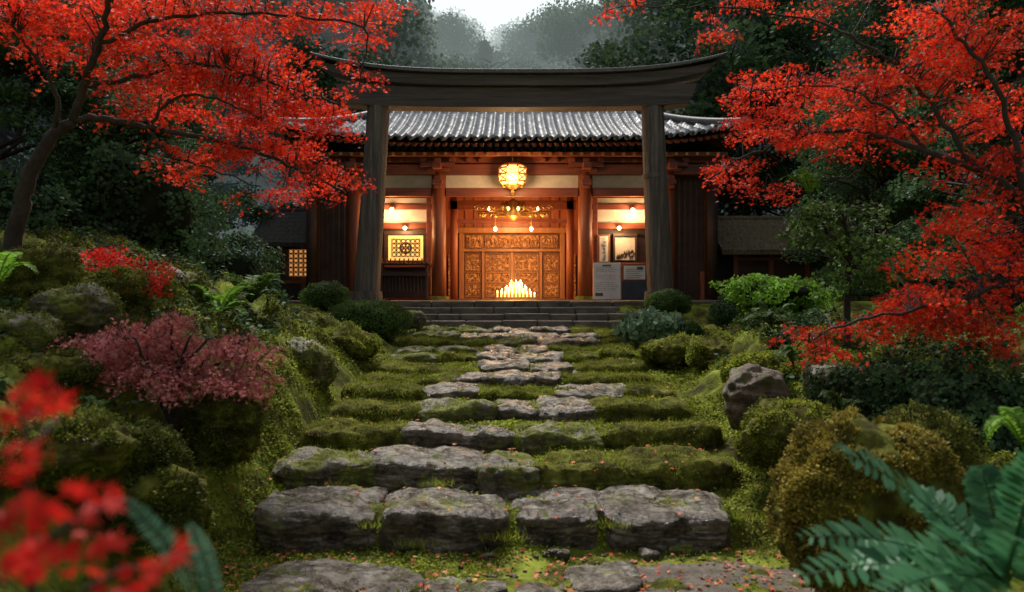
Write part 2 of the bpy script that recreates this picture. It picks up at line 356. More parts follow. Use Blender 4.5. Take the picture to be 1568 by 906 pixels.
# ground cover
N=330000
yy=5.6+(rng.uniform(5.6,18.3,N)-5.6)*rng.uniform(.3,1,N); xx=rng.uniform(-6.2,6.2,N)
inst_=np.abs(xx)<2.15
P2=np.stack([xx,yy,xx*0],1); dn=fbm(P2*1.3+31,3)
keep=(dn>-.15+rng.normal(0,.25,N))&(~inst_|(rng.random(N)<.75))&~((yy<6.9)&(xx>.5)&(xx<2.2)&(rng.random(N)<.85))
xx,yy=xx[keep],yy[keep]; zz=H(xx,yy)
shade=(np.abs(xx)+rng.normal(0,.25,len(xx)))>np.where(xx<0,3.1,3.8)  # outer banks take the darker sprig colour as painted shade
for nm_,mk_,mt_ in(('ground_cover_plants',~shade,'mossleaf'),('painted_shade_moss',shade,'olive')):
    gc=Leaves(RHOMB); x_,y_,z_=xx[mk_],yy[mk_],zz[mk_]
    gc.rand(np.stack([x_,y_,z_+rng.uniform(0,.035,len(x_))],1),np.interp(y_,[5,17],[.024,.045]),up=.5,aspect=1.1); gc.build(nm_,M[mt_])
ug=Leaves(LENS); n=420; cx=rng.uniform(-6.5,6.5,n*3); cx=cx[np.abs(cx)>3.0][:n]; n=len(cx); cy=rng.uniform(5,15,n)
for x_,y_ in zip(cx,cy):
    k=rng.integers(10,34); C=np.stack([x_+rng.normal(0,.1,k),y_+rng.normal(0,.1,k),np.zeros(k)],1); C[:,2]=H(C[:,0],C[:,1])+rng.uniform(.02,.14,k); ug.rand(C,.06,up=.8)
ug.build('undergrowth',M['dark'])
n=760; fx=rng.uniform(-3,3,n); fy=5.8+rng.exponential(.9,n); fz=H(fx,fy)+.035
sel=(np.abs(fx)>2.1)|(fy<6.8)
fl=Leaves(MAPLE); fl.rand(np.stack([fx,fy,fz],1)[sel],.04,up=1.6)
for q,Vv in enumerate(SV[:40]):
    zt=np.quantile(Vv[:,2],.72); c_=np.where(Vv[:,2]>zt)[0]; pk=rng.choice(c_,rng.integers(4,15) if q<14 else rng.integers(1,5)); fl.rand(Vv[pk]+[0,0,.03],.038,up=2.0)
fl.build('fallen_leaves',M['litter'])
gt=Leaves(BLADE)
gtp=[(515,740,7.6),(575,800,6.85),(668,738,7.55),(938,800,6.85),(1048,705,8.2),(770,820,6.8),(450,880,6.1),(560,870,6.3),(735,870,6.3),(640,830,6.7),(1150,790,7),(350,800,6.6),(1000,690,8.4),(1090,700,8.5)]
for _ in range(40):
    y=rng.uniform(6.2,12); x=rng.choice([-1,1])*rng.uniform(2.1,3.2); gtp.append((784+x/y*F,453-h1(x,y)/y*F,y))
for (u,v,Yd) in gtp:
    p=at(u,v,Yd); n=100; C=p+rng.normal(0,1,(n,3))*[.09,.05,.01]; C[:,2]=p[2]-.03
    U=norm(rng.normal(0,.5,(n,3))+[0,0,1])*rng.uniform(.04,.11,(n,1)); W=norm(np.cross(U,rng.normal(size=(n,3))))*.008; gt.add(C,U,W)
gt.build('grass_tufts',M['mossleaf'])

# ---------------- boulders & clipped shrubs ----------------
def boulder(u,v,Yd,ru,rv,mat,name='boulder',p=2.4,rough=None,tuft_n=0,tm=None,dep=.9):
    c=at(u,v,Yd); R=(ru/F*Yd,ru/F*Yd*dep,rv/F*Yd)
    if rough is None: rough=.34*min(R) if name=='moss_mound' else .2*min(R)
    o,Vv=rock(name,c,R,mat,None,p=p,rough=rough,ico=ICO5,freq=1.1/max(min(R),.15),rot=0)
    if tuft_n:
        l=Leaves(RHOMB); idx=rng.choice(len(Vv),int(tuft_n*1.5)); idx=idx[fbm(Vv[idx]*4,2)>-.15]; k=len(idx); C=Vv[idx]+rng.normal(0,.012,(k,3))
        Nn=norm(Vv[idx]-c); U=norm(Nn+rng.normal(0,.6,(k,3))); W=norm(np.cross(U,rng.normal(size=(k,3))))
        s=(.024 if Yd<9 else .03)*rng.uniform(.6,1.4,(k,1))
        l.add(C,U*s,W*s*.7); l.build('moss',tm or M['mossleaf'],o)
OL=M['olive']
boulder(452,567,10.3,54,46,M['stonem'],tuft_n=2500,tm=OL)
boulder(1155,612,8.6,46,50,M['boulder'],p=2.6)
boulder(1165,572,9.8,55,28,M['mossdk'],'moss_mound',tuft_n=9000)
boulder(1275,585,8.8,42,30,M['stonem'],'boulder')
boulder(1325,775,5.2,140,130,M['mossdk'],'moss_mound',tuft_n=46000,tm=M['brownmoss'],p=2.2,rough=.12)
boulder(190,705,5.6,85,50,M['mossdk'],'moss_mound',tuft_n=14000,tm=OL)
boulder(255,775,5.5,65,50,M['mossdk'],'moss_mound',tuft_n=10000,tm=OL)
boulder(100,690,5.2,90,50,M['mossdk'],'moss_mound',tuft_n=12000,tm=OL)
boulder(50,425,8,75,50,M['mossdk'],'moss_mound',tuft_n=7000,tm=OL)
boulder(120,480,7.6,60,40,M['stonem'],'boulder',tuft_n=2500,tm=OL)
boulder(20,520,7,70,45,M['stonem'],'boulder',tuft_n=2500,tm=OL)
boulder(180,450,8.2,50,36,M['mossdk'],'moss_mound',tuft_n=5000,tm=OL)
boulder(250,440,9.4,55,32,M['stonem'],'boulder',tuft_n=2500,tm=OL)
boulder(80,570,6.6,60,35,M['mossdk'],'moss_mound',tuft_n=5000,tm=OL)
boulder(525,530,13,60,28,M['mossdk'],'moss_mound',tuft_n=8000)
boulder(480,515,14,60,30,M['mossdk'],'moss_mound',tuft_n=8000,tm=OL)
boulder(1040,540,13,60,22,M['mossdk'],'moss_mound',tuft_n=8000)
boulder(1110,540,12,55,25,M['mossdk'],'moss_mound',tuft_n=8000)
boulder(340,650,7.2,60,50,M['mossdk'],'moss_mound',tuft_n=8000,tm=OL)
boulder(1215,665,7.6,80,45,M['mossdk'],'moss_mound',tuft_n=12000)
boulder(1420,700,6.2,80,60,M['mossdk'],'moss_mound',tuft_n=8000,tm=OL)
boulder(632,490,17.2,22,14,M['stonem'])
boulder(945,545,13.8,30,10,M['mossdk'],'moss_mound',tuft_n=3000)
def shrub(name,u,v,Yd,ru,rv,n,ls,mat,dep=.9,shape=RHOMB,lump=.16):
    c=at(u,v,Yd); R=np.array([ru/F*Yd,ru/F*Yd*dep,rv/F*Yd]); e=empty(name)
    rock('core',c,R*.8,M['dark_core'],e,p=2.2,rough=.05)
    D=norm(rng.normal(size=(n,3))); rr=1+lump*fbm(D*2.2+u,3)-np.abs(rng.normal(0,.09,n))
    C=c+D*rr[:,None]*R; l=Leaves(shape); Nn=norm(D+rng.normal(0,.5,(n,3))); U=norm(np.cross(Nn,rng.normal(size=(n,3)))); W=np.cross(U,Nn)
    s=ls*rng.uniform(.6,1.3,(n,1)); l.add(C,U*s,W*s*.8); l.build('leaves',mat,e); return e
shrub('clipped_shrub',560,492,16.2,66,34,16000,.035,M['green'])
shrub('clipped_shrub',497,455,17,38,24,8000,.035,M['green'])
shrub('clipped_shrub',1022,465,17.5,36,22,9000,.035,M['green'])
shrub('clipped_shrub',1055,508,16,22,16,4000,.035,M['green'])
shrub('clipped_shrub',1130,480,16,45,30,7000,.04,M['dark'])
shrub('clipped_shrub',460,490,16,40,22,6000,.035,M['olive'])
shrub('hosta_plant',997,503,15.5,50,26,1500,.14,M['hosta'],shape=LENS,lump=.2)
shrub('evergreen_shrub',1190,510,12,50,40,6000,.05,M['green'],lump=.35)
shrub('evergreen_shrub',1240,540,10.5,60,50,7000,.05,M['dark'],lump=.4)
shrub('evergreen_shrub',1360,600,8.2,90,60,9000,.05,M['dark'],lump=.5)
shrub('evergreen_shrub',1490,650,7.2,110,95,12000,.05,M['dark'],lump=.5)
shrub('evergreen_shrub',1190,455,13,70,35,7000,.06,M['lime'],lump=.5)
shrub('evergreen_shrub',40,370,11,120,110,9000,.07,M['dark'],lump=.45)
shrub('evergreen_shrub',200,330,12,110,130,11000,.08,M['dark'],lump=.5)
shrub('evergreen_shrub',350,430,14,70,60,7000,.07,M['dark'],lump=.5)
shrub('red_shrub',1065,400,25,30,50,3500,.09,M['red2'],lump=.5)

# ---------------- maples ----------------
def foliage(ells,lsize,spr,nper,mat,branches,acc,parent,name,rs=.34,flat=.35,shape=MAPLE,up=.9,toward=(0,-.7,0),twig=.006,depth=.5):
    L=Leaves(shape); BP=np.concatenate(branches)
    for e in ells:
        u,v,Yd,ru,rv=e[:5]; dens=e[5] if len(e)>5 else 1
        c=at(u,v,Yd); R=np.array([ru/F*Yd,max(depth,ru/F*Yd*.7),rv/F*Yd])
        ns=max(3,int(spr*dens*R[0]*R[2]*10))
        D=norm(rng.normal(size=(ns,3)))*(rng.random((ns,1))**.45); SC=c+D*R
        for s in SC:
            r=rs*rng.uniform(.5,1.2); n=int(nper*(r/rs)**1.3)+4
            th=rng.uniform(0,2*np.pi,n); q=np.sqrt(rng.random(n)); el=rng.uniform(.5,1); ph=rng.uniform(0,np.pi)
            x=r*q*np.cos(th); y=r*q*np.sin(th)*el
            x,y=x*math.cos(ph)-y*math.sin(ph),x*math.sin(ph)+y*math.cos(ph)
            tx,ty=rng.normal(0,.22,2); z=tx*x+ty*y-flat*(x*x+y*y)/r+rng.normal(0,.03,n)
            L.rand(s+np.stack([x,y,z],1),lsize,up=up*.5,toward=toward)
            d=((BP-s)**2).sum(1); j=d.argmin()
            if d[j]<2.5 and rng.random()<.6:
                b=BP[j]; mid=(b+s)/2+np.array([0,0,.12])*rng.uniform(.3,1.5)+rng.normal(0,.04,3)
                P=spline([b,mid,s],4); acc.tube(P,np.linspace(twig*1.6,twig*.5,len(P)),4,False)
                for _ in range(2):
                    a=P[rng.integers(4,len(P))]; t=s+rng.normal(0,r*.5,3)*[1,1,.25]; acc.tube([a,(a+t)/2+[0,0,.02],t],[twig*.6,twig*.45,twig*.3],3,False)
    return L.build(name,mat,parent)
BS=0.0
def branch(acc,pts,r0,r1,n=6,wig=.02):
    P=spline([at(p[0],p[1],p[2]-BS) for p in pts],n); P[1:-1]+=rng.normal(0,wig,P[1:-1].shape)*.6
    acc.tube(P,np.linspace(r0,r1,len(P)),8); return P
BS=.3
ml=empty('japanese_maple_tree'); A=Acc(); B=[]
B.append(branch(A,[(10,420,9),(28,335,9),(45,270,9),(75,215,9),(112,186,9)],.10,.06))
B.append(branch(A,[(112,186,9),(160,180,9),(225,195,9),(300,208,9.1),(380,228,9.3),(450,258,9.5),(525,292,9.6)],.042,.012))
B.append(branch(A,[(112,186,9),(130,130,8.9),(152,65,8.7),(172,-10,8.5),(200,-60,8.5)],.05,.02))
B.append(branch(A,[(130,130,8.9),(200,120,9),(280,98,9.1),(360,108,9.3),(440,135,9.5),(520,160,9.5)],.03,.01))
B.append(branch(A,[(75,215,9),(88,160,8.9),(60,95,8.7),(20,40,8.5)],.035,.012))
B.append(branch(A,[(152,65,8.7),(250,30,8.8),(370,20,9),(470,25,9),(560,45,9.1),(550,130,9.2)],.026,.007))
B.append(branch(A,[(225,195,9),(270,150,9),(330,150,9.1),(400,180,9.3)],.022,.008))
B.append(branch(A,[(225,195,9),(260,240,9),(320,255,9.1),(400,285,9.2)],.02,.006))
foliage([(50,15,8.5,100,50),(200,25,8.6,110,45),(330,40,9,90,50),(100,75,8.8,80,26),(270,105,9,110,42),(390,105,9.4,95,50),(245,165,9,75,32,.8),(370,172,9.4,100,38),(465,165,9.5,70,35),(330,232,9,70,27),(430,235,9.5,75,33),(490,270,9.5,50,26),(262,262,9,28,18,.7),(415,288,9.5,38,20,.7),(455,20,9,70,30,.9),(545,15,9,60,22,.9),(565,60,9.2,32,25,.6),(540,120,9.2,22,28,.6),(510,195,9.4,30,18,.8),(180,120,9,60,22,.6)],
  .037,14,68,M['red'],B,A,ml,'leaves')
A.build('trunk_and_branches',M['bark'],ml,True)
mr_=empty('japanese_maple_tree'); A=Acc(); B=[]
B.append(branch(A,[(1690,760,7.6),(1665,560,7.6),(1635,420,7.6),(1568,298,7.7)],.12,.06))
B.append(branch(A,[(1568,298,7.7),(1500,262,8),(1420,232,8.3),(1330,203,8.8),(1240,205,9.4),(1140,240,9.9),(1085,275,10)],.042,.01))
B.append(branch(A,[(1500,262,8),(1445,190,8.2),(1395,120,8.4),(1330,70,8.6),(1240,30,9),(1100,10,9.4),(950,10,9.2)],.028,.006))
B.append(branch(A,[(1568,298,7.7),(1548,190,7.7),(1500,95,7.7),(1440,20,7.9)],.035,.012))
B.append(branch(A,[(1635,420,7.6),(1560,430,7.4),(1480,455,7.4),(1380,478,7.5),(1290,498,7.5),(1220,530,7.5)],.028,.006))
B.append(branch(A,[(1420,232,8.3),(1350,160,8.6),(1260,130,9.3),(1150,140,9.9)],.022,.006))
B.append(branch(A,[(1330,203,8.8),(1320,260,9),(1240,280,9.4),(1180,295,9.5)],.016,.006))
foliage([(1150,135,10,52,26),(1240,125,9.5,80,32),(1180,195,10,75,26),(1115,262,10,48,24),(1255,205,9.2,90,34),(1350,125,8.6,80,38),(1330,200,8.6,80,34),(1430,100,8,80,42),(1505,50,7.6,80,48),(1505,170,8,90,42),(1420,25,8,90,28),(1300,0,9,100,12,.6),(1130,15,9.5,60,16,.5),(955,15,9.2,38,14,.5),(1090,60,9.5,25,12,.4),(1450,245,8,80,24,.6),(1540,250,7.6,40,45),(1190,285,9.5,55,16,.7),
 (1480,350,7.6,85,42),(1540,400,7.2,60,50),(1420,400,8,50,28,.9),(1335,475,7.5,80,20),(1430,460,7.5,95,34),(1260,502,7.5,60,16,.9),(1500,490,7.2,85,36),(1235,530,7.5,38,11,.7),(1545,300,7.4,45,25,.7),(1400,515,7.2,60,16,.6),(1550,530,7,45,22,.7)],
  .034,14,70,M['red'],B,A,mr_,'leaves',rs=.3)
A.build('trunk_and_branches',M['bark'],mr_,True)
BS=0
ps=empty('pink_laceleaf_maple'); A=Acc(); B=[]
for k in range(9):
    B.append(branch(A,[(270,660,7),(265+rng.uniform(-20,20),600,7+rng.uniform(-.3,.3)),(260+(k-4)*28,545-(16-(k-4)**2)*2,7+rng.uniform(-.4,.4)),(260+(k-4)*40,520-(16-(k-4)**2)*2+abs(k-4)*16,7+rng.uniform(-.5,.5))],.02,.005))
foliage([(250,520,7,100,28),(190,530,7,80,26),(340,535,7,70,30),(150,515,7,50,18),(255,492,7,60,14),(300,570,6.9,95,26),(370,580,7,50,23),(210,560,6.9,60,20),(280,600,6.8,30,15)],
  .03,36,55,M['pink'],B,A,ps,'leaves',rs=.22,flat=.6,twig=.003,depth=.4)
A.build('stems',M['bark'],ps,True)
rsb=empty('red_maple_shrub'); A=Acc(); B=[branch(A,[(200,470,8.6),(200,430,8.6),(170,400,8.6),(140,385,8.6)],.02,.006),branch(A,[(200,430,8.6),(240,405,8.7),(265,395,8.8)],.015,.005)]
foliage([(170,395,8.4,55,16),(225,415,8.4,50,22),(150,385,8.4,30,10),(240,440,8.3,30,14)],.03,30,45,M['red2'],B,A,rsb,'leaves',rs=.22,twig=.003)
A.build('stems',M['bark'],rsb,True)
gtz=empty('green_shrub_tree'); A=Acc(); B=[branch(A,[(1300,560,9.6),(1298,440,9.6),(1300,380,9.6),(1290,330,9.6)],.05,.02),branch(A,[(1298,420,9.6),(1340,370,9.5),(1380,340,9.5)],.03,.01),branch(A,[(1300,400,9.6),(1265,350,9.6),(1240,320,9.6)],.03,.01)]
foliage([(1290,350,9.6,75,35),(1340,385,9.5,60,35),(1250,330,9.6,45,22),(1310,420,9.4,55,25,.8)],.05,13,55,M['green'],B,A,gtz,'leaves',shape=LENS,rs=.3)
A.build('trunk_and_branches',M['bark'],gtz,True)

# ---------------- ferns / big leaves ----------------
def frond(L,A,p0,p1,p2,pw,n=22,plen=.09,asp=.45,upv=(0,0,1)):
    t=np.linspace(0,1,n*2); P=(1-t)[:,None]**2*p0+2*((1-t)*t)[:,None]*p1+(t**2)[:,None]*p2
    A.tube(P[::2],np.linspace(pw,pw*.3,len(P[::2])),5)
    T=norm(np.gradient(P,axis=0)); sv=norm(np.cross(T,np.array(upv)))
    for sgn in (-1,1):
        i=np.arange(2,n*2); tt=t[i]; l=plen*np.clip(np.sin(np.pi*np.clip(tt*.92+.06,0,1))**.6,.12,1)*rng.uniform(.88,1.08,len(i))
        U=norm(sgn*sv[i]+.55*T[i]+rng.normal(0,.07,(len(i),3))+np.array([0,0,-.15]))*l[:,None]
        Nn=norm(np.cross(T[i],sv[i])+rng.normal(0,.2,(len(i),3))); W=norm(np.cross(U,Nn))*(l*asp)[:,None]
        L.add(P[i],U,W)
def fern(name,u,v,Yd,tips,mat,plen,n,asp=.45,pw=.005,lift=.12,up=(0,0,1)):
    e=empty(name); L=Leaves(LENS); A=Acc(); b=at(u,v,Yd)
    for (tu,tv,ty) in tips:
        t=at(tu,tv,ty); mid=(b+t)/2+np.array([0,0,lift]); frond(L,A,b,mid,t,pw,n,plen,asp,up)
    L.build('fronds',mat,e); A.build('stems',mat,e,True)
fern('fern',1540,900,2.7,[(1215,885,2.4),(1228,822,2.6),(1278,686,2.6),(1340,920,2.2),(1450,920,2.2),(1600,690,2.6),(1640,800,2.5),(1500,715,2.8),(1390,750,3.0),(1290,860,2.9),(1430,830,2.3),(1568,830,2.2)],M['fern'],.105,11,.40,.006,.12,up=(0,-.6,1))
fern('fern',340,960,1.7,[(185,760,1.5),(290,800,1.6)],M['frondb'],.03,16,.36,.003,.05,up=(0,-.8,.6))
def bunch(name,u,v,Yd,n,rad,mat,plen,nn=12,asp=.32):
    tips=[]
    for k in range(n):
        a=rng.uniform(0,2*np.pi); r=rad*rng.uniform(.6,1.1); tips.append((u+r*math.cos(a),v-rad*rng.uniform(.1,.9),Yd+math.sin(a)*r/F*Yd))
    fern(name,u,v,Yd,tips,mat,plen,nn,asp,.006,.25)
bunch('fern',330,490,9.6,16,66,M['lime'],.11)
bunch('fern',385,465,11,14,60,M['green'],.13)
bunch('fern',-5,440,6,7,60,M['lime'],.08)
bunch('fern',1150,470,13,12,60,M['lime'],.13)
bunch('fern',1180,500,11,10,50,M['green'],.1)
bunch('fern',1240,300,9,7,45,M['lime'],.07)
bunch('fern',1568,690,4,8,70,M['lime'],.06)
bunch('fern',150,650,6.2,8,45,M['green'],.05)
bunch('fern',1290,640,7.6,8,45,M['green'],.06)
bunch('fern',1215,560,9,9,35,M['green'],.07)
bunch('fern',420,500,12,9,35,M['green'],.09)
sp=empty('red_leaf_sapling'); A=Acc(); L=Leaves(MAPLE)
st=[[(40,1100,1.2),(50,850,1.15),(40,700,1.1),(30,610,1.1)],[(50,850,1.15),(130,790,1.1),(200,770,1.1)],[(60,960,1.15),(170,880,1.1),(250,870,1.1)],[(40,700,1.1),(90,640,1.15)]]
for s_ in st: branch(A,s_,.006,.003,wig=.002)
for (u,v,Yd,ru,rv,n) in [(45,610,1.05,55,40,16),(35,700,1.0,50,35,12),(60,780,1.0,70,40,18),(150,770,1.05,50,30,12),(30,870,1.0,60,50,16),(130,840,1.1,70,40,14),(240,870,1.05,45,25,9),(200,900,1.0,50,20,8)]:
    C=at(u,v,Yd)+norm(rng.normal(size=(n,3)))*rng.random((n,1))**.5*np.array([ru/F*Yd,.06,rv/F*Yd]); L.rand(C,.026,up=.3,toward=(0,-1.0,0))
L.build('leaves',M['red2'],sp); A.build('stems',M['bark'],sp,True)

# ---------------- torii ----------------
to=empty('torii_gate')
def pillar(bx_,tx):
    A=Acc(); zs=np.linspace(-.25,4.85,60); P=np.stack([np.interp(zs,[-.25,4.85],[bx_,tx]),np.full(60,20.),zs],1)
    R=np.interp(zs,[-.25,4.85],[.33,.275])+rng.normal(0,.003,60); A.tube(P,R,28); return A
pillar(-3.67,-3.34).build('pillar_left',M['woodg'],to,True)
pillar(3.74,3.52).build('pillar_right',M['woodg'],to,True)
A=Acc()
for bx_ in(-3.66,3.73): A.tube([(bx_,20,-.12),(bx_,20,.12)],[.42,.39],24)
A.tube([(3.58,20,2.95),(3.575,20,3.05)],[.31,.31],24)
A.build('pillar_collars',M['woodg'],to)
def curvebeam(A,cx,hl_top,hl_bot,z0,z1,y0,y1,lift,crown=0,n=60,pw=3.4):
    V=[];Fs=[]
    for i in range(n+1):
        s=-1+2*i/n; l=lift*abs(s)**pw
        xt=cx+s*hl_top; xb=cx+s*hl_bot; ym=(y0+y1)/2
        V+=[(xb,y0,z0+l),(xt,y0,z1+l),(xt,ym,z1+l+crown),(xt,y1,z1+l),(xb,y1,z0+l)]
    for i in range(n):
        for j in range(5): Fs.append((i*5+j,i*5+(j+1)%5,(i+1)*5+(j+1)%5,(i+1)*5+j))
    Fs+=[(4,3,2,1,0),tuple(n*5+j for j in range(5))]; A.add(V,Fs)
A=Acc(); curvebeam(A,.1,4.5,4.3,4.68,5.18,19.72,20.28,.10); A.build('lower_lintel',M['woodh'],to,bevel=.02)
A=Acc(); curvebeam(A,.15,4.95,4.62,5.183,5.46,19.6,20.4,.33); A.build('upper_lintel',M['woodh'],to,bevel=.02)
A=Acc(); curvebeam(A,.17,5.12,4.98,5.463,5.56,19.48,20.52,.42,.10); A.build('cap_board',M['ridge'],to,bevel=.01)

# ---------------- shrine ----------------
sh=empty('shrine_hall')
A=Acc()
for k in range(4):
    x=-2.8
    while x<2.7:
        w=min(rng.uniform(.5,1.1),2.72-x)
        if w<.15: break
        A.box(x+.006,x+w-.006,18.4+.3*k+rng.uniform(-.02,.02),19.06+.3*k,-.9,-.717+.15*(k+1)+rng.uniform(-.012,.008)); x+=w
A.build('front_steps',M['step'],sh,bevel=.03)
A=Acc(); A.box(-6.0,6.0,19.66,31,-.9,-.118); A.build('stone_platform',M['step'],sh,bevel=.03)
A=Acc()
for x in(-4.62,-2.16,2.16,4.62): A.tube([(x,23.5,-.1),(x,23.5,1.5),(x,23.5,3.95)],[.215,.21,.2],20)
for x in(-1.83,1.83): A.box(x-.11,x+.11,25.0,25.25,-.1,3.3)
A.build('columns',M['redv'],sh,True)
A=Acc()
for x in(-5.9,5.9):
    for y in(23.5,26,29): A.tube([(x,y,-.1),(x,y,3.95)],.17,14)
A.build('outer_columns',M['dkw'],sh,True)
A=Acc()
for x in(-4.62,-2.16,2.16,4.62): A.tube([(x,23.5,-.118),(x,23.5,.0)],[.32,.27],20)
A.build('column_footings',M['stonem'],sh)
A=Acc()
A.box(-6.2,6.2,23.32,23.68,3.56,3.86)
A.box(-6.2,6.2,23.28,23.72,3.90,4.08)
for a,b in((-1.95,1.95),(-4.41,-2.37),(2.37,4.41)): A.box(a,b,23.4,23.6,2.93,3.18)
for a,b in((-4.41,-2.37),(2.37,4.41)):
    A.box(a,b,23.92,24.08,2.60,2.76); A.box(a,b,23.92,24.08,2.02,2.2); A.box(a,b,23.88,24.08,.86,1.0); A.box(a,b,23.9,24.06,-.1,.05)
for x in(-4.3,-2.5,2.5,4.3): A.box(x-.07,x+.07,23.9,24.07,.05,3.0)
A.box(-2.0,2.0,25.0,25.2,2.72,3.0); A.box(-1.72,1.72,25.02,25.18,2.3,2.42)
A.build('tie_beams',M['redh'],sh,bevel=.012)
A=Acc()
for a,b in((-1.95,1.95),(-4.41,-2.37),(2.37,4.41)): A.box(a,b,23.47,23.53,3.183,3.555)
for a,b in((-4.41,-2.37),(2.37,4.41)): A.box(a,b,24.0,24.05,2.205,2.95)
A.build('plaster_panels',M['plaster'],sh)
A=Acc()
for a,b in((-4.41,-2.37),(2.37,4.41)): A.box(a,b,24.1,24.16,-.1,3.2)
A.box(-5.85,-5.75,23.6,29,-.1,4); A.box(5.75,5.85,23.6,29,-.1,4); A.box(-5.8,-4.7,23.9,24,-.1,3.9); A.box(4.7,5.8,23.9,24,-.1,3.9); A.box(-5.8,5.8,29,29.1,-.1,4)
for sg in(-1,1):
    for k in range(6): x=sg*(4.85+.17*k); A.box(x-.02,x+.02,23.86,23.9,-.1,3.5)
A.build('dark_walls',M['dkw'],sh)
A=Acc()
A.box(-2.35,-2.27,24.1,27.2,-.1,4); A.box(2.27,2.35,24.1,27.2,-.1,4)
A.box(-2.3,2.3,27.15,27.25,-.1,4)
for k in range(9): A.box(-2.27+.0,-2.22,24.3+.33*k,24.36+.33*k,-.1,3.9); A.box(2.22,2.27,24.3+.33*k,24.36+.33*k,-.1,3.9)
for k in range(15):
    x=-2.2+k*.314; A.box(x-.03,x+.03,27.1,27.15,2.25,3.95)
A.build('inner_walls',M['redv'],sh)
A=Acc(); A.box(-5.75,5.75,23.75,29,4.0,4.06)
for k in range(12): A.box(-2.3,2.3,23.8+.3*k,23.88+.3*k,3.92,4.0)
A.build('ceiling',M['dkw'],sh)
do=Acc(); dc=Acc()
do.box(-1.78,-1.62,26.8,27.1,-.1,2.12); do.box(1.62,1.78,26.8,27.1,-.1,2.12); do.box(-1.9,1.9,26.75,27.1,2.12,2.3)
do.box(-1.62,1.62,26.85,27.05,1.5,1.58); do.box(-1.02,-.94,26.88,27.05,-.1,1.5); do.box(.94,1.02,26.88,27.05,-.1,1.5); do.box(-.04,.04,26.9,27.04,-.1,1.5)
do.box(-1.62,1.62,27.03,27.1,-.1,2.12)
for a,b in((-1.58,-1.06),(-.9,-.07),(.07,.9),(1.06,1.58)):
    for z0,z1 in((0,.38),(.46,.78),(.86,1.44)):
        do.box(a,b,26.96,27.03,z0-.03,z0); do.box(a,b,26.96,27.03,z1,z1+.03); dc.box(a+.03,b-.03,26.985,27.028,z0+.02,z1-.02)
        do.box(a,a+.028,26.96,27.03,z0,z1); do.box(b-.028,b,26.96,27.03,z0,z1)
        n=max(1,int((b-a)/.16))
        for q in range(n):
            for w in range(max(1,int((z1-z0)/.16))):
                cx=a+(b-a)*(q+.5)/n; cz=z0+.09+w*.16; r=.05
                dc.add([(cx-r,26.984,cz),(cx,26.984,cz-r),(cx+r,26.984,cz),(cx,26.984,cz+r),(cx,26.95,cz)],[(0,1,4),(1,2,4),(2,3,4),(3,0,4)])
for a,b in((-1.55,-1.0),(-.92,.92),(1.0,1.55)):
    dc.box(a,b,26.96,27.028,1.64,2.06)
    n=int((b-a)/.14)
    for q in range(n):
        cx=a+(b-a)*(q+.5)/n; r=.055; cz=1.85
        dc.add([(cx-r,26.959,cz),(cx,26.959,cz-.15),(cx+r,26.959,cz),(cx,26.959,cz+.15),(cx,26.92,cz)],[(0,1,4),(1,2,4),(2,3,4),(3,0,4)])
dc.box(-2.15,-1.95,26.9,27.1,-.1,1.4)
dc.box(1.95,2.15,26.9,27.1,-.1,1.4)
do.build('door_frame',M['doorw'],sh,bevel=.008); dc.build('carved_door_panels',M['carve'],sh)
A=Acc()
for x in(-4.62,-2.16,2.16,4.62):
    A.box(x-.32,x+.32,23.2,23.3,3.62,3.74); A.box(x-.5,x+.5,23.1,23.26,3.76,3.88); A.box(x-.12,x+.12,22.75,23.4,3.66,3.84)
    for q in(-.42,0,.42): A.box(x+q-.09,x+q+.09,23.05,23.27,3.885,4.0)
    A.box(x-.1,x+.1,23.1,23.29,3.15,3.5); A.box(x-.14,x+.14,23.0,23.29,3.25,3.38)
A.box(-6.2,6.2,22.85,23.0,4.02,4.14)
for x in (-3.4,-1.1,0,1.1,3.4):
    for q in(-.18,.18): A.box(x+q-.06,x+q+.06,23.12,23.27,3.9,4.0)
A.build('brackets',M['redh'],sh,bevel=.01)
A=Acc()
x=-6.1
while x<6.15: A.box(x-.04,x+.04,22.78,22.84,4.03,4.11); x+=.3
A.build('rafter_end_caps',M['gold'],sh)
EY,RYY,EW,RW,EZ,RZZ=22.0,26.3,6.5,3.9,4.36,6.15
def roofz(d,lat):
    return EZ+(RZZ-EZ)*(.72*d+.28*d*d)+.42*np.abs(lat)**4*(1-d)**1.5
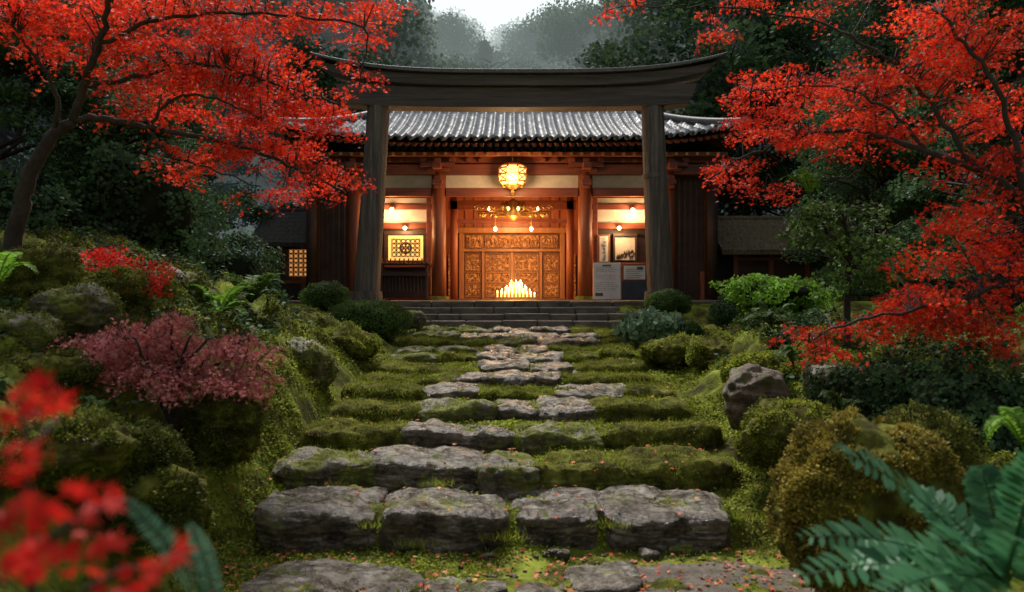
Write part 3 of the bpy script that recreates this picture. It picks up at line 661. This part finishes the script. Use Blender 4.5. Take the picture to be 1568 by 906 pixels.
def slope(kind):
    half=EW if kind in'FB' else 4.3
    inner=RW if kind in'FB' else 0.0
    nc=int(2*half/.3)*8; s=np.linspace(-half,half,nc+1); nr=140
    a=np.clip((half-np.abs(s))/(half-inner),0,1)
    T=np.linspace(0,1,nr+1)[:,None]*a[None]; Sx=np.broadcast_to(s,T.shape)
    z=roofz(T,Sx/half)
    ph=(Sx/.3)%1; barrel=np.where(ph<.5,np.sin(ph*2*np.pi),-.3*np.sin((ph-.5)*2*np.pi))*.07
    col=np.floor(Sx/.3); jit=(np.sin(col*12.9898)*43758.5453)%1
    rr_=T*14+jit*.12; saw=(1-(rr_%1))*.07; tl=(np.sin(col*7.1+np.floor(rr_)*3.7)*9531.7)%1
    z=z+barrel+saw-.02+tl*.016
    z=np.vstack([z[:1]-.09,z]); Sx=np.vstack([Sx[:1],Sx]); T=np.vstack([T[:1],T])
    if kind=='F': X_,Y_=Sx,EY+T*(RYY-EY)
    if kind=='B': X_,Y_=-Sx,2*RYY-EY-T*(RYY-EY)
    if kind=='L': X_,Y_=-EW+T*(EW-RW),RYY-Sx
    if kind=='R': X_,Y_=EW-T*(EW-RW),RYY+Sx
    V=np.stack([X_.ravel(),Y_.ravel(),z.ravel()],1); w=nc+1
    I=(np.arange(nr+1)[:,None]*w+np.arange(w-1)[None]).ravel()
    return V,np.stack([I,I+1,I+1+w,I+w],1)
for k_ in'FBLR':
    V_,F_=slope(k_); obj('roof_tiles_'+k_.lower(),npmesh('roof',V_,F_,M['tile'],False),sh)
def under(off,mat,name):
    A=Acc(); nn=40
    for kind in'FBLR':
        half=EW if kind in'FB' else 4.3; inner=RW if kind in'FB' else 0
        V=[];Fs=[]
        for i in range(nn+1):
            s=-half+2*half*i/nn
            for j in range(7):
                t=min(j/6*.45,(half-abs(s))/(half-inner)); z=float(roofz(t,s/half))-off
                if kind=='F':V.append((s,EY+.06+t*(RYY-EY),z))
                if kind=='B':V.append((s,2*RYY-EY-.06-t*(RYY-EY),z))
                if kind=='L':V.append((-EW+.06+t*(EW-RW),RYY+s,z))
                if kind=='R':V.append((EW-.06-t*(EW-RW),RYY+s,z))
        for i in range(nn):
            for j in range(6): Fs.append((i*7+j,i*7+j+1,(i+1)*7+j+1,(i+1)*7+j))
        A.add(V,Fs)
    A.build(name,mat,sh)
under(.12,M['dkw'],'eave_boards')
A=Acc()
x=-6.3
while x<6.31:
    lat=abs(x)/EW
    tm=min(.42,(EW-abs(x))/(EW-RW))
    P=[]
    for t in np.linspace(.02,max(tm,.04),4): P.append((x,EY+.05+t*(RYY-EY),float(roofz(t,lat))-.19))
    for i in range(3):
        (xa,ya,za),(xb,yb,zb_)=P[i],P[i+1]; h=.05
        A.add([(xa-.045,ya,za-h),(xa+.045,ya,za-h),(xa+.045,ya,za+h),(xa-.045,ya,za+h),(xb-.045,yb,zb_-h),(xb+.045,yb,zb_-h),(xb+.045,yb,zb_+h),(xb-.045,yb,zb_+h)],[(0,1,2,3),(4,7,6,5),(0,4,5,1),(1,5,6,2),(2,6,7,3),(3,7,4,0)])
    x+=.21
A.build('rafters',M['redh'],sh)
A=Acc()
y=22.3
while y<30.3:
    lat=abs(y-RYY)/4.3
    for sg in(-1,1):
        za=float(roofz(.02,lat))-.19; zb_=float(roofz(.3,lat))-.19; xa=sg*(EW-.08); xb=sg*(EW-.3*(EW-RW)-.05)
        A.tube([(xa,y,za),(xb,y,zb_)],.05,4)
    y+=.22
A.build('side_rafters',M['dkw'],sh)
A=Acc()
A.box(-RW-.2,RW+.2,RYY-.16,RYY+.16,RZZ-.05,RZZ+.3); A.tube([(-RW-.25,RYY,RZZ+.36),(RW+.25,RYY,RZZ+.36)],.12,10)
for sx in(-1,1):
    for sy in(-1,1):
        P=[]
        for t in np.linspace(0,1,14):
            P.append((sx*(EW+.05-t*(EW-RW)),RYY+sy*4.3*(1-t),float(roofz(t,1.0))+.07))
        A.tube(P,np.linspace(.1,.13,14),8)
s=-EW+.075
while s<EW:
    z=float(roofz(0,s/EW)); A.tube([(s,EY-.03,z+.0),(s,EY+.1,z+.0)],.07,10); s+=.3
A.build('ridge_tiles',M['ridge'],sh,True)
def lattice(A,x0,x1,z0,z1,y,nx_,nz_,th=.012,diag=True):
    for i in range(nx_+1):
        x=x0+(x1-x0)*i/nx_; A.box(x-th,x+th,y-.02,y+.005,z0,z1)
    for i in range(nz_+1):
        z=z0+(z1-z0)*i/nz_; A.box(x0,x1,y-.025,y+.002,z-th,z+th)
    if diag:
        for i in range(nx_):
            for j in range(nz_):
                cx=x0+(x1-x0)*(i+.5)/nx_; cz=z0+(z1-z0)*(j+.5)/nz_; a=(x1-x0)/nx_*.48; b=(z1-z0)/nz_*.48
                P=[(cx-a,y-.01,cz),(cx,y-.01,cz-b),(cx+a,y-.01,cz),(cx,y-.01,cz+b),(cx-a,y-.01,cz)]
                for q in range(4): A.tube([P[q],P[q+1]],.011,4)
G=Acc(); A=Acc()
G.box(-3.74,-2.66,24.0,24.02,1.06,1.84); lattice(A,-3.62,-2.78,1.18,1.72,23.985,6,4,.01); lattice(A,-3.74,-2.66,1.06,1.84,23.985,1,1,.016,False)
th=np.linspace(0,2*np.pi,25); A.tube(np.stack([-3.2+.17*np.cos(th),np.full(25,23.975),1.45+.17*np.sin(th)],1),.025,5,False)
for k in range(6):
    a=k*math.pi/3; A.tube(np.stack([-3.2+.09*math.cos(a)+.05*np.cos(th),np.full(25,23.975),1.45+.09*math.sin(a)+.05*np.sin(th)],1),.014,4,False)
A.box(-3.84,-3.74,23.93,24.04,.98,1.92); A.box(-2.66,-2.56,23.93,24.04,.98,1.92); A.box(-3.84,-2.56,23.92,24.05,1.845,1.95)
A.box(3.04,3.1,23.93,24.04,1.02,1.86); A.box(3.7,3.76,23.93,24.04,1.02,1.86); A.box(3.04,3.76,23.92,24.05,1.8,1.88)
G.build('lit_panels',M['winglow'],sh); A.build('window_lattice',M['dkw'],sh)
A=Acc(); A.box(3.1,3.7,24.0,24.02,1.08,1.8); A.build('painted_panel',M['plaster'],sh)
A=Acc()
for i in range(60):
    x=rng.uniform(3.13,3.67); z=rng.uniform(1.1,1.1+.4*(x-3.0)); A.tube([(x,23.99,z),(x+rng.normal(0,.05),23.99,z+rng.uniform(.03,.12))],.01,4)
A.build('picture_branches',M['dkw'],sh)
pq=empty('calligraphy_plaque'); A=Acc(); A.box(2.56,2.94,23.85,23.9,.98,1.84); A.build('board',M['doorw'],pq,bevel=.01)
A=Acc(); A.box(2.62,2.88,23.84,23.849,1.03,1.79); A.build('paper',M['paper'],pq)
A=Acc()
for j in range(7):
    for q in range(4): A.box(2.69+rng.uniform(-.03,.08),2.78+rng.uniform(-.02,.05),23.832,23.838,1.08+.1*j+q*.018,1.086+.1*j+q*.018)
A.build('characters',M['ink'],pq)
def plight(name,loc,e,r=.08,c=(1,.55,.22),parent=None):
    l=bpy.data.lights.new(name,'POINT'); l.energy=e; l.color=c; l.shadow_soft_size=r; o=bpy.data.objects.new(name,l); S.collection.objects.link(o); o.location=loc
    if parent:o.parent=parent
for (u,v) in((600,320),(620,349),(969,321),(948,349)):
    e=empty('wall_lamp'); p=at(u,v,23.75); A=Acc(); A.tube([p+[0,.0,.04],p,p-[0,0,.05]],[.04,.065,.03],12); A.build('glass',M['lamp'],e,True)
    A=Acc(); A.tube([p+[0,0,.05],p+[0,.05,.1],p+[0,.25,.1]],.012,6); A.tube([p+[0,0,.04],p+[0,0,.08]],[.07,.02],12); A.build('bracket',M['gold'],e,True); plight('bulb',p-np.array([0,.15,.05]),40,.06,(1,.6,.28),e)
e=empty('hanging_lantern'); c=at(785,268,23.0); A=Acc(); G=Acc()
def octr(r,z,n=8): return [(c[0]+r*math.cos((i+.5)*2*math.pi/n),c[1]+r*math.sin((i+.5)*2*math.pi/n),c[2]+z) for i in range(n)]
prof=[(.30,-.30),(.40,-.2),(.42,0),(.42,.18),(.33,.27)]
for i in range(len(prof)-1):
    a=octr(prof[i][0]*.95,prof[i][1]);b=octr(prof[i+1][0]*.95,prof[i+1][1]); G.add(a+b,[(j,(j+1)%8,8+(j+1)%8,8+j) for j in range(8)])
G.build('glowing_panels',M['lampw'],e)
for r,z in prof:
    o_=octr(r,z)
    for j in range(8): A.tube([o_[j],o_[(j+1)%8]],.024,5)
for j in range(8):
    A.tube([octr(r,z)[j] for r,z in prof],.026,5)
    for i in(1,2):
        a=octr(prof[i][0],prof[i][1]); b=octr(prof[i+1][0],prof[i+1][1]); A.tube([a[j],b[(j+1)%8]],.016,4); A.tube([a[(j+1)%8],b[j]],.016,4)
A.tube([c+[0,0,.27],c+[0,0,.33],c+[0,0,.4]],[.36,.3,.05],8); A.tube([c+[0,0,.4],c+[0,0,.75]],.02,6)
A.tube([c+[0,0,-.42],c+[0,0,-.3]],[.06,.3],8); A.tube([c+[0,0,-.62],c+[0,0,-.5],c+[0,0,-.42]],[.02,.07,.03],8)
A.build('brass_frame',M['gold'],e); plight('bulb',c-np.array([0,.6,.25]),150,.25,(1,.6,.28),e); 
e=empty('brass_chandelier'); c=at(786,325,24.5); A=Acc(); G=Acc()
A.box(c[0]-1.1,c[0]+1.1,c[1]-.06,c[1]+.06,c[2]-.03,c[2]+.04); A.box(c[0]-.6,c[0]+.6,c[1]-.08,c[1]+.08,c[2]-.14,c[2]-.07)
A.tube([c+[0,0,-.25],c+[0,0,-.1],c+[0,0,.1],c+[0,0,.3],c+[0,0,.42]],[.05,.3,.16,.2,.04],12); A.tube([c+[0,0,.4],c+[0,0,1.5]],.018,6)
for k in range(13):
    x=-1.05+k*.175; th=np.linspace(0,2*np.pi,13); P=np.stack([c[0]+x+.07*np.cos(th),np.full(13,c[1]-.02),c[2]+.1+.07*np.sin(th)],1); A.tube(P,.014,5)
    A.tube([c+[x,0,-.03],c+[x,0,-.09],c+[x,0,-.14]],[.03,.04,.008],6)
for sx in(-1,1):
    P=spline([c+[sx*.9,0,0],c+[sx*1.1,0,.02],c+[sx*1.22,0,.14],c+[sx*1.1,0,.22],c+[sx*1.02,0,.14]],5); A.tube(P,.03,6)
    for x in(.55,.95):
        q=c+np.array([sx*x,-.12,0]); A.tube([q+[0,0,-.02],q+[0,0,-.14],q+[0,0,-.16]],[.015,.09,.07],10)
    q=c+np.array([sx*.55,-.12,-.52]); A.tube([q+[0,0,.5],q+[0,0,.06]],.008,5); G.tube([q+[0,0,.06],q,q+[0,0,-.06]],[.03,.06,.03],10)
    A.tube([c+[sx*.4,0,.04],c+[0,0,.9]],.01,5)
    for x in (.22,.33):
        A.tube([c+[sx*x,0,.05],c+[sx*x,0,.2],c+[sx*x,0,.3]],[.05,.07,.02],8)
    for x in (.15,.75): 
        q=c+np.array([sx*x,-.1,.06]); G.tube([q,q+[0,0,.04],q+[0,0,.1]],[.025,.03,.01],8)
A.build('brass_frame',M['gold'],e,True); G.build('bulbs',M['lamp'],e,True); plight('bulb',c-np.array([0,.4,.75]),140,.2,(1,.56,.22),e)
plight('bulb_back',c+np.array([0,1.2,-.1]),150,.25,(1,.52,.2),e)
e=empty('candle_stand'); A=Acc(); G=Acc(); Fm=Acc(); 
for t in range(4):
    w=.62-.14*t; A.box(-w+.12,w+.12,24.0+.09*t,24.12+.09*t,-.113+.0,-.03+.09*t)
A.build('tiers',M['gold'],e)
for t in range(4):
    w=.56-.14*t; n=11-2*t
    for k in range(n):
        x=.12-w+2*w*k/(n-1); y=24.05+.09*t; z=-.03+.09*t; hh=rng.uniform(.07,.14)*(1+(1-abs(x-.12)/.6)*.6)
        G.tube([(x,y,z),(x,y,z+hh)],.022,8); Fm.tube([(x,y,z+hh),(x,y,z+hh+.02),(x,y,z+hh+.065)],[.006,.014,.002],6)
G.build('candles',M['wax'],e); Fm.build('flames',M['flame'],e,True); plight('candle_light',(.12,23.8,.55),80,.2,(1,.5,.16),e); plight('candle_light_back',(.12,25.6,.5),65,.2,(1,.5,.16),e)
e=empty('offering_table'); A=Acc()
A.box(-3.85,-2.4,22.9,23.3,.58,.64); A.box(-3.9,-2.36,22.88,23.32,.9,.95)
for x in(-3.8,-2.5):
    for y in(22.93,23.2): A.box(x,x+.07,y,y+.07,-.1,.9)
A.box(-3.75,-2.45,23.2,23.24,-.05,.58); A.box(-3.73,-2.43,22.95,22.98,.64,.7)
for k in range(12): A.box(-3.68+k*.105,-3.65+k*.105,22.96,22.98,.1,.58)
A.build('frame',M['dkw'],e,bevel=.008); A=Acc()
for k in range(11):
    x=-3.78+k*.13; A.tube([(x,23.1,.95),(x,23.1,1.0),(x,23.1,1.04),(x,23.1,1.09)],[.035,.04,.018,.03],8)
A.build('offering_cups',M['redh'],e,True)
e=empty('notice_board'); A=Acc(); A.box(2.34,3.13,22.95,23.0,-.1,.96); A.build('panel',M['paper'],e,bevel=.005); A=Acc()
for j in range(13):
    z=.82-.055*j
    if j in(3,7): continue
    x=2.42
    while x<2.98:
        w=rng.uniform(.03,.11); A.box(x,x+w,22.943,22.947,z,z+.008); x+=w+.035
A.box(2.6,2.85,22.942,22.947,.86,.9); A.box(2.4,2.62,22.942,22.947,.0,.09); A.build('text',M['ink'],e)
e=empty('notice_cabinet'); A=Acc(); A.box(3.16,4.0,22.98,23.3,-.1,.42); A.build('cabinet',M['blue'],e,bevel=.01); A=Acc(); A.box(3.18,3.92,23.1,23.16,.425,.94); A.build('frame',M['redh'],e,bevel=.01)
A=Acc(); A.box(3.24,3.86,23.085,23.098,.48,.88); A.build('paper',M['paper'],e); A=Acc()
for j in range(5): A.box(3.3,3.3+rng.uniform(.3,.5),23.076,23.082,.53+.06*j,.540+.06*j)
A.box(3.62,3.8,23.075,23.082,.76,.85); A.build('text',M['ink'],e)

# ---------------- outbuildings ----------------
def hut(name,x0,x1,y0,y1,zw,zr,matroof,ov=.5,win=None):
    e=empty(name); A=Acc(); A.box(x0,x1,y0,y1,-.3,zw); A.build('walls',M['dkw'],e)
    A=Acc(); ym=(y0+y1)/2
    for sg in(-1,1):
        V=[];Fs=[]; n1,n2=60,24
        for i in range(n1+1):
            for j in range(n2+1):
                t=j/n2; x=x0-ov+(x1-x0+2*ov)*i/n1; ye=y0-ov if sg<0 else y1+ov
                y=ye+(ym-ye)*t; z=zw-.1+(zr-zw+.1)*t+.04*(1-(t*8)%1)+rng.normal(0,.012)
                V.append((x,y,z))
        for i in range(n1):
            for j in range(n2): a=i*(n2+1)+j; Fs.append((a,a+1,a+n2+2,a+n2+1))
        A.add(V,Fs); ye=y0-ov if sg<0 else y1+ov
        A.add([(x0-ov,ye,zw-.2),(x1+ov,ye,zw-.2),(x1+ov,ye,zw-.07),(x0-ov,ye,zw-.07)],[(0,1,2,3)])
        A.add([(x0-ov+.01,ye,zw-.2),(x1+ov-.01,ye,zw-.2),(x1+ov-.01,ym,zr-.15),(x0-ov+.01,ym,zr-.15)],[(0,1,2,3)])
    for x in(x0,x1): A.add([(x,y0,zw-.1),(x,y1,zw-.1),(x,ym,zr-.05)],[(0,1,2)])
    A.tube([(x0-ov,ym,zr),(x1+ov,ym,zr)],.1,8); A.build('roof',matroof,e)
    A=Acc()
    n=int((x1-x0)/.9)
    for k in range(n+1): x=x0+(x1-x0)*k/n; A.box(x-.07,x+.07,y0-.06,y0,-.3,zw)
    A.box(x0,x1,y0-.07,y0-.0,.4,.5); A.box(x0,x1,y0-.07,y0-.0,zw-.35,zw-.25); A.build('posts',M['redv'],e)
    if win:
        G=Acc(); G.box(win[0],win[1],y0-.09,y0-.075,win[2],win[3]); G.build('lit_window',M['winglow2'],e); A=Acc(); lattice(A,win[0],win[1],win[2],win[3],y0-.1,8,6,.014); A.build('window_lattice',M['dkw'],e)
    return e
hut('wooden_outbuilding',-7.9,-5.5,25.6,29.5,1.75,2.95,M['shingle'],.5,(-7.15,-5.9,.62,1.5))
hut('thatched_outbuilding',6.9,10.2,24.6,28,1.45,2.55,M['thatch'],.55)
A=Acc(); A.tube([at(1077,475,23.8),at(1077,415,23.8)],.09,8); A.build('gate_post',M['redv'])
fe=empty('wooden_fence'); A=Acc()
for k in range(14): x=5.9+k*.32; A.box(x,x+.06,22.4,22.46,-.2,.45)
A.box(5.85,10.3,22.46,22.5,.3,.38); A.box(5.85,10.3,22.46,22.5,0,.08); A.build('rails',M['dkw'],fe)

# ---------------- trees / forest ----------------
def treemesh(nm,Ht,R,kind,nc,nl,ls,mat):
    L=Leaves(RHOMB); A=Acc(); wig=rng.normal(0,.15,(6,3))*[1,1,0]
    P=np.stack([np.zeros(6),np.zeros(6),np.linspace(-1,Ht*.93,6)],1)+wig; A.tube(P,np.linspace(Ht*.018,Ht*.004,6),8)
    for k in range(nc):
        if kind=='b':
            t=rng.uniform(.22,1); rr=R*math.sqrt(max(.05,1-((t-.55)/.5)**2))*rng.uniform(.35,1)
        else:
            t=rng.uniform(.12,1)**.9; rr=R*(1.05-t)*rng.uniform(.55,1.05)
        a=rng.uniform(0,2*np.pi); c=np.array([rr*math.cos(a),rr*math.sin(a),Ht*t])
        b=np.array([0,0,c[2]-rr*.4]); A.tube([b,(b+c)/2+[0,0,.1],c],[.05,.035,.015],4,False)
        cr=R*rng.uniform(.2,.38)*(1 if kind=='b' else .85*(1.15-t*.6))
        D=norm(rng.normal(size=(nl,3)))*(rng.random((nl,1))**.4)
        C=c+D*cr*np.array([1,1,.62 if kind=='b' else .4]); C[:,2]-=.25*np.hypot(C[:,0]-c[0],C[:,1]-c[1])*(1 if kind!='b' else .4)
        L.rand(C,ls,up=.5,aspect=.8)
    return L.build(nm+'_leaves',mat,False),(lambda o:(o.data,bpy.data.objects.remove(o))[0])(A.build(nm+'_trunk',M['bark'],None,True))
TM=[treemesh('broadleaf',12,4.2,'b',60,330,.2,M['far']),treemesh('broadleaf_b',13,3.6,'b',55,330,.2,M['far']),treemesh('cedar',15,3.2,'c',90,230,.18,M['far']),treemesh('cedar_b',14,2.8,'c',80,230,.18,M['far'])]
TH=[12.5,13.5,15.5,14.5]
bf=empty('background_forest')
def inst(ms,parent,x,y,z,s,rot):
    for m in ms:
        o=bpy.data.objects.new(m.name,m); S.collection.objects.link(o); o.parent=parent; o.location=(x,y,z); o.scale=(s,s,s*rng.uniform(.95,1.05)); o.rotation_euler=(0,0,rot)
for i in range(460):
    y=32+78*rng.random()**.9; x=rng.uniform(-1,1)*(.72*y+4)
    if y<34 and abs(x)<7: continue
    u=784+x/y*F; z=float(H(np.array([x]),np.array([y]),False)[0])
    cap=np.interp(abs(u-775),[0,80,150,300],[.335,.345,.42,.75])
    k=rng.choice(4,p=[.4,.4,.1,.1]); s=rng.uniform(.75,1.25); s=min(s,(cap*y-z)/TH[k])
    if s<.3: continue
    inst(TM[k],bf,x,y,z-.3,s,rng.uniform(0,6.28))
NM=[treemesh('evergreen',8,2.6,'b',75,520,.085,M['dark']),treemesh('evergreen_b',9,2.3,'c',110,380,.08,M['dark'])]
for (x,y,s) in [(-7.6,11.5,.8),(-9,14.5,1.1),(-8,17.5,.75),(-10.5,18.5,1.2),(-9.8,22,1.1),(-12.5,24,1.3),(-10.5,27.5,1.3),(-7.5,31.5,1.2),(-4,34.5,1.0),(-13,15,1.3),(-15,20,1.5),(-6.2,12.5,.5),(-15,28,1.6),
  (7.6,12,.9),(9.2,15,1.1),(8.4,18,.8),(11,19.5,1.3),(10.8,23,1.1),(13.5,25,1.5),(11.5,29.5,1.4),(8,31.5,1.2),(4.5,34.5,1.0),(12.5,15,1.3),(6.6,10.5,.6),(15.5,20,1.5)]:
    e=empty('evergreen_tree'); z=float(H(np.array([x]),np.array([y]),False)[0]); inst(NM[rng.integers(0,2)],e,x,y,z-.4,s,rng.uniform(0,6.28))

# ---------------- mist ----------------
def glow_mist(nm,sig,col,L_,bx):
    m=bpy.data.materials.new(nm); m.use_nodes=True; nt=m.node_tree; nt.nodes.remove(nt.nodes['Principled BSDF'])
    ab=nd(nt,'ShaderNodeVolumeAbsorption',Density=sig); ab.inputs['Color'].default_value=(0,0,0,1)
    em=nd(nt,'ShaderNodeEmission'); em.inputs['Color'].default_value=(*col,1); em.inputs['Strength'].default_value=sig*L_  # the haze emits its own glow, standing in for scattered light
    ad=nd(nt,'ShaderNodeAddShader'); nt.links.new(ab.outputs[0],ad.inputs[0]); nt.links.new(em.outputs[0],ad.inputs[1]); nt.links.new(ad.outputs[0],nt.nodes['Material Output'].inputs['Volume'])
    A=Acc(); A.box(*bx); A.build('glow_mist',m)
glow_mist('valley_glow_mist',.022,(.80,.96,.93),.62,(-90,90,30.6,46,-6,36))
glow_mist('mid_glow_mist',.03,(.86,.97,.95),1.05,(-100,100,46.01,62,-6,44))
glow_mist('far_glow_mist',.05,(.95,.99,1.0),1.45,(-110,110,62.01,140,-6,54))  # strongest glow, whitens the sky gap
glow_mist('side_mist',.017,(.62,.9,.92),.30,(-60,-8.6,13,30.58,-3,24))  # added glow lifts the blacks of the side trees
glow_mist('side_glow_mist_r',.017,(.62,.9,.92),.30,(10.9,60,13,30.58,-3,24))

# ---------------- light ----------------
el,az=math.radians(54),math.radians(-10)
w=bpy.data.worlds.new('World'); S.world=w; w.use_nodes=True; nt=w.node_tree; bg=nt.nodes['Background']
sky=nt.nodes.new('ShaderNodeTexSky'); sky.sky_type='NISHITA'; sky.sun_disc=False; sky.sun_elevation=el; sky.sun_rotation=az; sky.dust_density=4; sky.air_density=1.0
hs=nt.nodes.new('ShaderNodeHueSaturation'); hs.inputs['Saturation'].default_value=.4; nt.links.new(sky.outputs[0],hs.inputs['Color']); nt.links.new(hs.outputs[0],bg.inputs[0]); bg.inputs[1].default_value=.15
sl=bpy.data.lights.new('sun','SUN'); sl.energy=5.0; sl.angle=math.radians(10); sl.color=(1,.95,.87); so=bpy.data.objects.new('sun',sl); S.collection.objects.link(so)
d=Vector((math.sin(az)*math.cos(el),math.cos(az)*math.cos(el),math.sin(el))); so.rotation_euler=d.to_track_quat('Z','Y').to_euler(); so.location=(0,20,40)
# ---------------- camera ----------------
cd=bpy.data.cameras.new('camera'); cd.lens=28; cd.sensor_width=36; cd.clip_end=1000; cd.clip_start=.05
cd.dof.use_dof=True; cd.dof.focus_distance=14; cd.dof.aperture_fstop=1.8
co=bpy.data.objects.new('camera',cd); S.collection.objects.link(co); co.rotation_euler=(math.radians(90),0,0); S.camera=co
